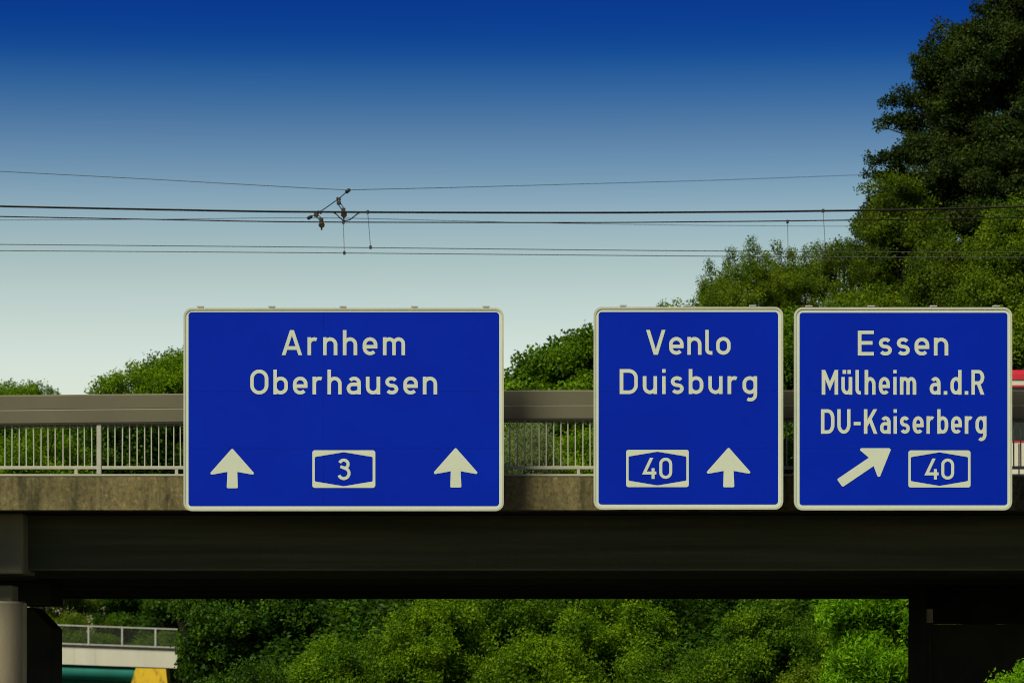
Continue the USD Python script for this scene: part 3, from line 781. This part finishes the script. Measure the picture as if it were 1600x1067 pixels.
def plant(name, label, cat, poly, d, leaf, kind='broad', rc=0.55, density=1.0, depth=2.2, base_px=None, seed=1, upright=0.35, scale=1.0, group=None, stems=1, gap=1.0, shoots=()):
    """A tree or shrub whose crown fills an outline given at its own distance and has depth like its width. Clumps of twigs on limbs."""
    rng = np.random.default_rng(seed * 977 + 13)
    P = Polygon([((a - 800) * S * d, EYE + (HORIZON - b) * S * d) for a, b in poly]).buffer(0)
    x0, z0, x1, z1 = P.bounds
    bxp = P.centroid.x if base_px is None else X(base_px, d)
    gz = float(ground_z(bxp, d))
    base = np.array([bxp, d, gz - 0.05])
    t = thing(name, label, cat, base, group)
    # clump centres
    n = int(P.area / (rc * rc) * 1.9 * gap) + 4
    C = []
    tries = 0
    bd = P.boundary
    while len(C) < n and tries < n * 60:
        tries += 1
        q = (rng.uniform(x0, x1), rng.uniform(z0, z1))
        pt = Point(q)
        if not P.contains(pt):
            continue
        e = bd.distance(pt)
        r = min(rc * rng.uniform(0.65, 1.25), max(e * 1.1, rc * 0.32))
        half = min(depth, 0.35 + e * 0.9)
        y = rng.uniform(-half, half)
        if any((q[0] - c[0]) ** 2 + (q[1] - c[2]) ** 2 + (y - c[1] + d) ** 2 < (0.45 * rc) ** 2 for c in C):
            continue
        C.append(np.array([q[0], d + y, q[1], r]))
    for (sx0, sy0, sx1, sy1) in shoots:
        a, b = W(sx0, sy0, d), W(sx1, sy1, d)
        L = np.linalg.norm(b - a)
        yo = rng.uniform(-0.5, 0.5) * min(depth, 0.8)
        m = max(3, int(L / 0.13))
        for k in range(m):
            f = k / (m - 1)
            q = a + (b - a) * f + rng.normal(size=3) * 0.04
            C.append(np.array([q[0], q[1] + yo, q[2] - 0.1, max(0.07, 0.24 * (1 - f) + 0.06)]))
    C = np.array(C)
    # twigs
    pos, ori, scl, idx = [], [], [], []
    for c in C:
        m = max(5 if c[3] < 0.2 else 8, int(36 * density * (c[3] / 0.55) ** 2))
        v = rng.normal(size=(m, 3))
        v /= np.linalg.norm(v, axis=1, keepdims=True)
        rad = c[3] * rng.uniform(0.25, 1.0, (m, 1)) ** 0.6 * np.array([1.0, 1.0, 0.62])
        p = c[:3] + v * rad
        for k in range(m):
            g = v[k] + np.array([0, 0, upright]) + rng.normal(size=3) * 0.35
            g /= np.linalg.norm(g)
            ax = np.cross([0, 0, 1.0], g)
            sA = np.linalg.norm(ax)
            an = math.atan2(sA, g[2])
            ax = ax / sA if sA > 1e-6 else np.array([1.0, 0, 0])
            q1 = Gf.Rotation(Gf.Vec3d(0, 0, 1), float(rng.uniform(0, 360)))
            q2 = Gf.Rotation(Gf.Vec3d(*ax), math.degrees(an))
            ori.append(Gf.Quath((q1 * q2).GetQuat()))
            s = scale * rng.uniform(0.6, 1.1)
            pos.append(p[k] - base - g * 0.2 * s)
            scl.append((s, s, s))
            idx.append(int(rng.integers(3)))
    path = str(t.GetPath()) + '/crown'
    pi = UsdGeom.PointInstancer.Define(stage, path)
    targets = []
    for k, (v, f) in enumerate(SPRIGS[kind]):
        sp = f'{path}/twig' + (f'_{k:03d}' if k else '')
        usdkit.mesh(stage, sp, (v, f), M[leaf])
        targets.append(sp)
    pi.CreatePrototypesRel().SetTargets(targets)
    pi.CreatePositionsAttr(Vt.Vec3fArray.FromNumpy(np.array(pos, np.float32)))
    pi.CreateOrientationsAttr(Vt.QuathArray(ori))
    pi.CreateScalesAttr(Vt.Vec3fArray.FromNumpy(np.array(scl, np.float32)))
    pi.CreateProtoIndicesAttr(Vt.IntArray(idx))
    tag(pi.GetPrim(), kind='stuff')
    total[0] += len(pos)
    total[1] += len(C)
    # trunk and limbs
    H = z1 - gz
    zc = max(z0 + 0.35 * (z1 - z0), gz + 0.5)
    R = 0.012 * H + 0.02
    hub = np.array([P.centroid.x, d, min(P.centroid.y + 0.1 * (z1 - z0), z1)])
    for s in range(stems):
        o = np.array([rng.uniform(-0.3, 0.3), rng.uniform(-0.3, 0.3), 0]) * (s > 0)
        mid = (base + hub) / 2 + np.array([rng.uniform(-0.15, 0.15), rng.uniform(-0.15, 0.15), 0])
        part('trunk', tube([base + o, base + o + [0, 0, 0.25], mid + o, hub], [R * 1.25, R, R * 0.8, R * 0.35], 9), 'bark', t, smooth=50)
    lim = []
    for c in C[rng.permutation(len(C))[: min(len(C), 70)]]:
        f = rng.uniform(0.35, 1.0)
        a = base * (1 - f) + hub * f
        if a[2] > c[2]:
            f *= 0.6
            a = base * (1 - f) + hub * f
        e = c[:3]
        md = (a + e) / 2 + np.array([0, 0, 0.12 * np.linalg.norm(e - a) * 0.5])
        lim.append(tube([a, md, e], [R * 0.32, R * 0.2, 0.008], 5, caps=False))
    part('limbs', join(lim), 'bark', t, smooth=60)
    return t


#PLANTS
BK = 'trees and shrubs on the bank'
# --- behind the bridge, seen above and through the railing
plant('tree', 'distant tree whose top shows over the far left end of the box rail', 'tree', [(-90, 780), (-90, 610), (-50, 597), (-10, 601), (20, 598), (45, 603), (75, 601), (95, 625), (110, 780)], 118, 'leaf_fresh', 'small', rc=0.65, density=1.7, depth=3, seed=1, gap=1.2, shoots=[(0,625,-2,600),(12,625,10,600),(24,625,22,597),(36,625,37,602),(48,625,50,600),(58,628,60,603),(70,630,76,603),(80,635,86,610)])
plant('tree', 'leafy tree rising over the box rail against the left edge of the widest sign', 'tree', [(120, 780), (140, 640), (150, 606), (175, 590), (200, 578), (215, 562), (245, 572), (270, 552), (300, 535), (345, 560), (365, 640), (360, 780)], 92, 'leaf_fresh', 'small', rc=0.62, density=1.4, seed=2, base_px=330, gap=1.2, shoots=[(155,625,148,606),(180,610,176,588),(232,580,234,562),(205,590,209,566),(222,580,226,570),(262,575,268,552),(190,600,186,582),(168,612,160,594),(245,585,243,562)])
plant('shrub', 'bright green shrub behind the leftmost balusters', 'shrub', [(-30, 790), (-20, 700), (30, 672), (70, 662), (110, 668), (135, 700), (140, 790)], 84, 'leaf_fresh', 'small', rc=0.5, density=1.4, seed=3)
plant('tree', 'dark green tree behind the railing beside the lone railing post', 'tree', [(90, 800), (100, 670), (150, 625), (230, 620), (300, 640), (310, 800)], 88, 'leaf_deep', 'broad', rc=0.6, density=1.3, seed=4, base_px=330)
plant('tree', 'deep green tree behind the bright shrub at the left end of the railing', 'tree', [(-80, 800), (-70, 640), (0, 622), (80, 630), (110, 660), (110, 800)], 98, 'leaf_deep', 'broad', rc=0.7, density=1.3, seed=5)
plant('tree', 'tree mostly hidden behind the left half of the widest sign', 'tree', [(300, 800), (310, 600), (400, 560), (500, 575), (550, 620), (560, 800)], 95, 'leaf_mid', 'broad', rc=0.85, density=1.1, seed=6)
plant('tree', 'tree mostly hidden behind the right half of the widest sign', 'tree', [(530, 800), (540, 620), (620, 590), (720, 600), (770, 640), (780, 800)], 95, 'leaf_mid', 'broad', rc=0.85, density=1.1, seed=7)
plant('tree', 'rounded green tree between the widest and the narrowest sign', 'tree', [(780, 800), (778, 612), (795, 588), (815, 570), (840, 554), (865, 540), (890, 530), (925, 522), (955, 512), (990, 500), (1010, 560), (1010, 800)], 90, 'leaf_mid', 'broad', rc=0.5, density=1.7, seed=8, gap=1.2, shoots=[(800,600,793,585),(818,580,812,560),(842,560,838,544),(868,550,866,532),(895,540,893,520),(918,530,916,512)])
plant('shrub', 'silvery leaved shrub behind the balusters right of the widest sign', 'shrub', [(770, 800), (772, 690), (795, 662), (830, 655), (860, 668), (872, 710), (870, 800)], 82, 'leaf_silver', 'willow', rc=0.42, density=1.2, seed=9)
plant('shrub', 'olive green shrub behind the balusters left of the narrowest sign', 'shrub', [(820, 810), (835, 720), (860, 690), (900, 668), (960, 660), (990, 700), (990, 810)], 84, 'leaf_fresh', 'small', rc=0.45, density=1.5, seed=10)
plant('tree', 'tree whose topmost leaves peep over the narrowest sign', 'tree', [(980, 800), (985, 560), (1010, 500), (1036, 492), (1050, 490), (1080, 492), (1110, 488), (1150, 500), (1160, 800)], 92, 'leaf_olive', 'round', rc=0.55, density=1.3, seed=11, shoots=[(1040,500,1038,474),(1050,500,1053,472),(1078,500,1083,474)])
plant('tree', 'slender pale poplar with upright shoots, leftmost above the narrowest sign', 'tree', [(1085, 700), (1092, 480), (1098, 450), (1102, 440), (1124, 428), (1150, 414), (1180, 408), (1202, 420), (1196, 500), (1190, 700)], 86, 'leaf_olive', 'round', rc=0.32, density=1.9, depth=0.9, upright=1.0, seed=12, gap=1.3, scale=0.68, base_px=1310, shoots=[(1106, 470, 1108, 406), (1118, 480, 1122, 432), (1130, 460, 1137, 402), (1146, 440, 1146, 386), (1158, 450, 1160, 398), (1170, 440, 1172, 376), (1182, 440, 1179, 384), (1192, 450, 1198, 394), (1104, 500, 1099, 440)])
plant('tree', 'pale poplar with upright shoots above the right edge of the narrowest sign', 'tree', [(1180, 700), (1185, 470), (1196, 420), (1214, 410), (1240, 408), (1272, 404), (1285, 450), (1290, 700)], 87, 'leaf_olive', 'round', rc=0.32, density=1.9, depth=1.0, upright=1.0, seed=13, gap=1.3, scale=0.68, base_px=1330, shoots=[(1200, 450, 1204, 396), (1212, 440, 1214, 378), (1222, 450, 1231, 384), (1240, 440, 1243, 389), (1252, 450, 1258, 386), (1266, 440, 1278, 384), (1280, 450, 1291, 380), (1232, 470, 1222, 420)])
plant('tree', 'mid green tree between the poplars and the tall dark tree', 'tree', [(1230, 720), (1240, 440), (1256, 404), (1285, 392), (1305, 378), (1335, 372), (1380, 400), (1400, 720)], 88, 'leaf_moss', 'round', rc=0.45, density=1.3, seed=14, scale=0.75, shoots=[(1290,420,1296,384),(1306,410,1310,374),(1322,400,1326,366),(1340,390,1338,352),(1276,420,1272,390)])
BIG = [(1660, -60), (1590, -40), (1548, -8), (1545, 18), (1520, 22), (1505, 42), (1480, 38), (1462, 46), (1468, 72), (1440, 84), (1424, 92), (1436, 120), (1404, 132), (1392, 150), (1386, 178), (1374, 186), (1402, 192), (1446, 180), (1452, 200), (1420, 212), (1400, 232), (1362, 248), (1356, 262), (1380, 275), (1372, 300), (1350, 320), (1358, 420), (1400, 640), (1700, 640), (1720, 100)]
plant('tree', 'tallest tree in the picture, dark crown leaning out at the upper right', 'tree', BIG, 94, 'leaf_graded_dark', 'broad', rc=0.6, density=2.0, depth=3.2, seed=15, base_px=1560, gap=1.45, scale=0.78, shoots=[(1570,25,1520,14),(1530,60,1490,40),(1590,0,1550,-5),(1500,110,1450,66),(1470,110,1424,88),(1450,150,1386,150),(1440,178,1376,184),(1500,80,1464,46),(1540,40,1506,36),(1440,225,1362,250),(1420,240,1384,236),(1420,270,1358,262),(1480,130,1432,112),(1560,30,1540,4),(1430,200,1404,178),(1460,100,1440,84),(1400,300,1352,318)])
plant('tree', 'green tree below the dark crown, crossed by the overhead wires', 'tree', [(1320, 700), (1318, 430), (1328, 372), (1338, 330), (1346, 292), (1366, 280), (1400, 268), (1450, 290), (1480, 340), (1490, 420), (1500, 700)], 90, 'leaf_moss', 'broad', rc=0.5, density=1.5, scale=0.8, seed=16)
plant('tree', 'light green tree at the right edge, in front of the dark trunk', 'tree', [(1500, 720), (1505, 440), (1520, 370), (1550, 330), (1590, 300), (1640, 305), (1690, 380), (1700, 720)], 83, 'leaf_meadow', 'small', rc=0.5, density=1.5, seed=17)
plant('tree', 'yellow green tree above the middle of the slanting arrow sign', 'tree', [(1390, 720), (1395, 470), (1420, 410), (1455, 375), (1500, 355), (1540, 380), (1560, 440), (1565, 720)], 85, 'leaf_moss', 'small', rc=0.48, density=1.5, seed=18)
plant('shrub', 'bright shrub just above the top edge of the slanting arrow sign', 'shrub', [(1250, 760), (1260, 500), (1300, 462), (1360, 450), (1410, 462), (1440, 520), (1440, 760)], 82, 'leaf_meadow', 'small', rc=0.45, density=1.4, seed=19)
plant('shrub', 'green shrub between the narrowest sign and the slanting arrow sign', 'shrub', [(1150, 810), (1160, 520), (1200, 480), (1260, 490), (1290, 560), (1290, 810)], 83, 'leaf_mid', 'small', rc=0.5, density=1.3, seed=20)
plant('shrub', 'green shrub beyond the tram roof at the right edge', 'shrub', [(1430, 760), (1450, 560), (1520, 500), (1600, 480), (1680, 520), (1690, 760)], 80.5, 'leaf_meadow', 'broad', rc=0.5, density=1.4, seed=21)
# --- under the bridge
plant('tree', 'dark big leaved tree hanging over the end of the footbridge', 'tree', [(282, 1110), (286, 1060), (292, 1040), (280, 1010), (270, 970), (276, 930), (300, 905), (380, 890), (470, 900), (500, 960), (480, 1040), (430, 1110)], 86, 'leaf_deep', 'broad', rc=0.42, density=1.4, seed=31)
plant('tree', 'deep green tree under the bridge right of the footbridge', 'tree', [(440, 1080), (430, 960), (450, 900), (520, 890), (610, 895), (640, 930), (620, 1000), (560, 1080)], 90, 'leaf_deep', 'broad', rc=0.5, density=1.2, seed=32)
plant('shrub', 'sunlit shrub low under the bridge below the number 3 shield', 'shrub', [(440, 1130), (455, 1050), (490, 1010), (530, 990), (570, 1000), (590, 1060), (600, 1130)], 78, 'leaf_mid', 'small', rc=0.34, density=1.6, seed=33)
plant('shrub', 'yellow green shrub under the bridge below the right arrow of the widest sign', 'shrub', [(545, 1130), (570, 1030), (600, 975), (640, 945), (690, 920), (740, 930), (760, 1000), (740, 1130)], 80, 'leaf_fresh', 'small', rc=0.36, density=1.6, seed=34)
plant('shrub', 'mid green shrub under the bridge below the gap left of the narrowest sign', 'shrub', [(690, 1100), (700, 1000), (730, 930), (790, 900), (860, 905), (890, 970), (880, 1100)], 82, 'leaf_mid', 'small', rc=0.4, density=1.5, seed=35)
plant('shrub', 'low bright shrub at the bottom middle of the underpass', 'shrub', [(720, 1140), (740, 1060), (790, 1010), (850, 995), (910, 1010), (940, 1060), (940, 1140)], 77, 'leaf_fresh', 'small', rc=0.34, density=1.6, seed=36)
plant('shrub', 'yellowish shrub reaching the soffit below the number 40 shield of the narrowest sign', 'shrub', [(850, 1110), (865, 1000), (900, 930), (960, 905), (1020, 915), (1050, 980), (1040, 1110)], 80.5, 'leaf_fresh', 'small', rc=0.38, density=1.6, seed=37)
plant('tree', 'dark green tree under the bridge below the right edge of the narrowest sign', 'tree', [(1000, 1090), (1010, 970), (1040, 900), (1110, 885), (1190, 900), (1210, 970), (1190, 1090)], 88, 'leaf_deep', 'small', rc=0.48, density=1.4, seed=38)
plant('shrub', 'green shrub at the bottom edge under the upright arrow of the narrowest sign', 'shrub', [(930, 1140), (950, 1060), (1000, 1020), (1060, 1010), (1120, 1030), (1140, 1080), (1140, 1140)], 77.5, 'leaf_mid', 'small', rc=0.34, density=1.6, seed=39)
plant('shrub', 'greyish green shrub under the bridge left of the feathery ash', 'shrub', [(1110, 1120), (1120, 1010), (1150, 955), (1210, 930), (1270, 945), (1300, 1010), (1290, 1120)], 79.5, 'leaf_mid', 'small', rc=0.36, density=1.5, seed=40)
plant('tree', 'bright feathery ash under the bridge beside the right wall pier', 'tree', [(1275, 1130), (1285, 1040), (1300, 1000), (1280, 950), (1300, 915), (1370, 895), (1450, 905), (1490, 960), (1500, 1130)], 76, 'leaf_bright', 'ash', rc=0.40, density=1.2, upright=-0.1, scale=1.2, seed=41)
plant('shrub', 'small brownish green shrub between the feathery ash and its grey green neighbour', 'shrub', [(1200, 1140), (1215, 1070), (1250, 1040), (1290, 1045), (1310, 1080), (1310, 1140)], 76.5, 'leaf_olive', 'small', rc=0.3, density=1.5, seed=42)
plant('shrub', 'dark shrub at the bottom edge beside the yellow pier', 'shrub', [(300, 1140), (306, 1085), (325, 1055), (370, 1040), (440, 1050), (470, 1090), (470, 1140)], 79, 'leaf_deep', 'small', rc=0.36, density=1.5, seed=43)
plant('tree', 'tree behind the distant footbridge, partly yellowing', 'tree', [(40, 1020), (50, 930), (100, 900), (150, 910), (170, 960), (170, 1030)], 168, 'leaf_olive', 'small', rc=0.9, density=1.5, depth=3, seed=44, scale=1.25)
plant('tree', 'dark green tree behind the right half of the distant footbridge', 'tree', [(150, 1030), (145, 940), (190, 900), (260, 900), (300, 940), (310, 1030)], 172, 'leaf_deep', 'broad', rc=0.95, density=1.5, depth=3, seed=45, scale=1.3)
plant('shrub', 'row of low bushes seen through the mesh of the footbridge', 'shrub', [(40, 1070), (50, 1000), (110, 985), (190, 990), (270, 985), (330, 1000), (330, 1070)], 162, 'leaf_mid', 'small', rc=0.8, density=1.5, depth=2, seed=46, scale=1.2)
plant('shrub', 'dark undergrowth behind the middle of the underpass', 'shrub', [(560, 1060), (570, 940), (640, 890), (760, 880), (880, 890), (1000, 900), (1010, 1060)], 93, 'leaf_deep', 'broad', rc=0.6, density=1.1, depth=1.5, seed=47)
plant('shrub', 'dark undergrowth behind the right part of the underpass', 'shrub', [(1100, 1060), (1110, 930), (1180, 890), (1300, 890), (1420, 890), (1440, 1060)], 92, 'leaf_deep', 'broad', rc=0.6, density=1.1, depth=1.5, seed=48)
plant('shrub', 'sprig of yellow green leaves in the bottom right corner before the wall pier', 'shrub', [(1530, 1140), (1540, 1080), (1572, 1062), (1586, 1050), (1610, 1036), (1650, 1040), (1660, 1140)], 46, 'leaf_bright', 'round', rc=0.15, density=1.0, depth=0.4, seed=49, scale=0.6, shoots=[(1580, 1080, 1573, 1046), (1600, 1075, 1590, 1042), (1570, 1085, 1540, 1062)])
plant('tree', 'deep green tree farthest back behind the left part of the railing', 'tree', [(40, 800), (50, 680), (100, 634), (200, 625), (320, 630), (340, 800)], 106, 'leaf_deep', 'broad', rc=0.8, density=1.4, seed=50, base_px=330)

# low growth over the bank
rng = np.random.default_rng(5)
N = 9000
q = np.stack([rng.uniform(-13, 15, N), rng.uniform(73.5, 97, N)], 1)
q = q[(q[:, 0] / q[:, 1]) > -0.094]
gp = np.column_stack([q, ground_z(q[:, 0], q[:, 1]) + rng.uniform(0.0, 0.35, len(q))])
gc = UsdGeom.PointInstancer.Define(stage, '/World/undergrowth')
tg = []
for k, (v, f) in enumerate(SPRIGS['broad']):
    sp = '/World/undergrowth/twig' + (f'_{k:03d}' if k else '')
    usdkit.mesh(stage, sp, (v, f), M['leaf_deep'])
    tg.append(sp)
gc.CreatePrototypesRel().SetTargets(tg)
gc.CreatePositionsAttr(Vt.Vec3fArray.FromNumpy(gp.astype(np.float32)))
gc.CreateOrientationsAttr(Vt.QuathArray([Gf.Quath(Gf.Rotation(Gf.Vec3d(*rng.normal(size=3)), float(rng.uniform(0, 50))).GetQuat()) for _ in range(len(gp))]))
gc.CreateScalesAttr(Vt.Vec3fArray.FromNumpy(np.repeat(rng.uniform(0.8, 1.7, (len(gp), 1)), 3, 1).astype(np.float32)))
gc.CreateProtoIndicesAttr(Vt.IntArray([int(k) for k in rng.integers(0, 3, len(gp))]))
tag(gc.GetPrim(), 'dark low undergrowth covering the bank behind the bridge', 'undergrowth', kind='stuff')
print('twigs', total)
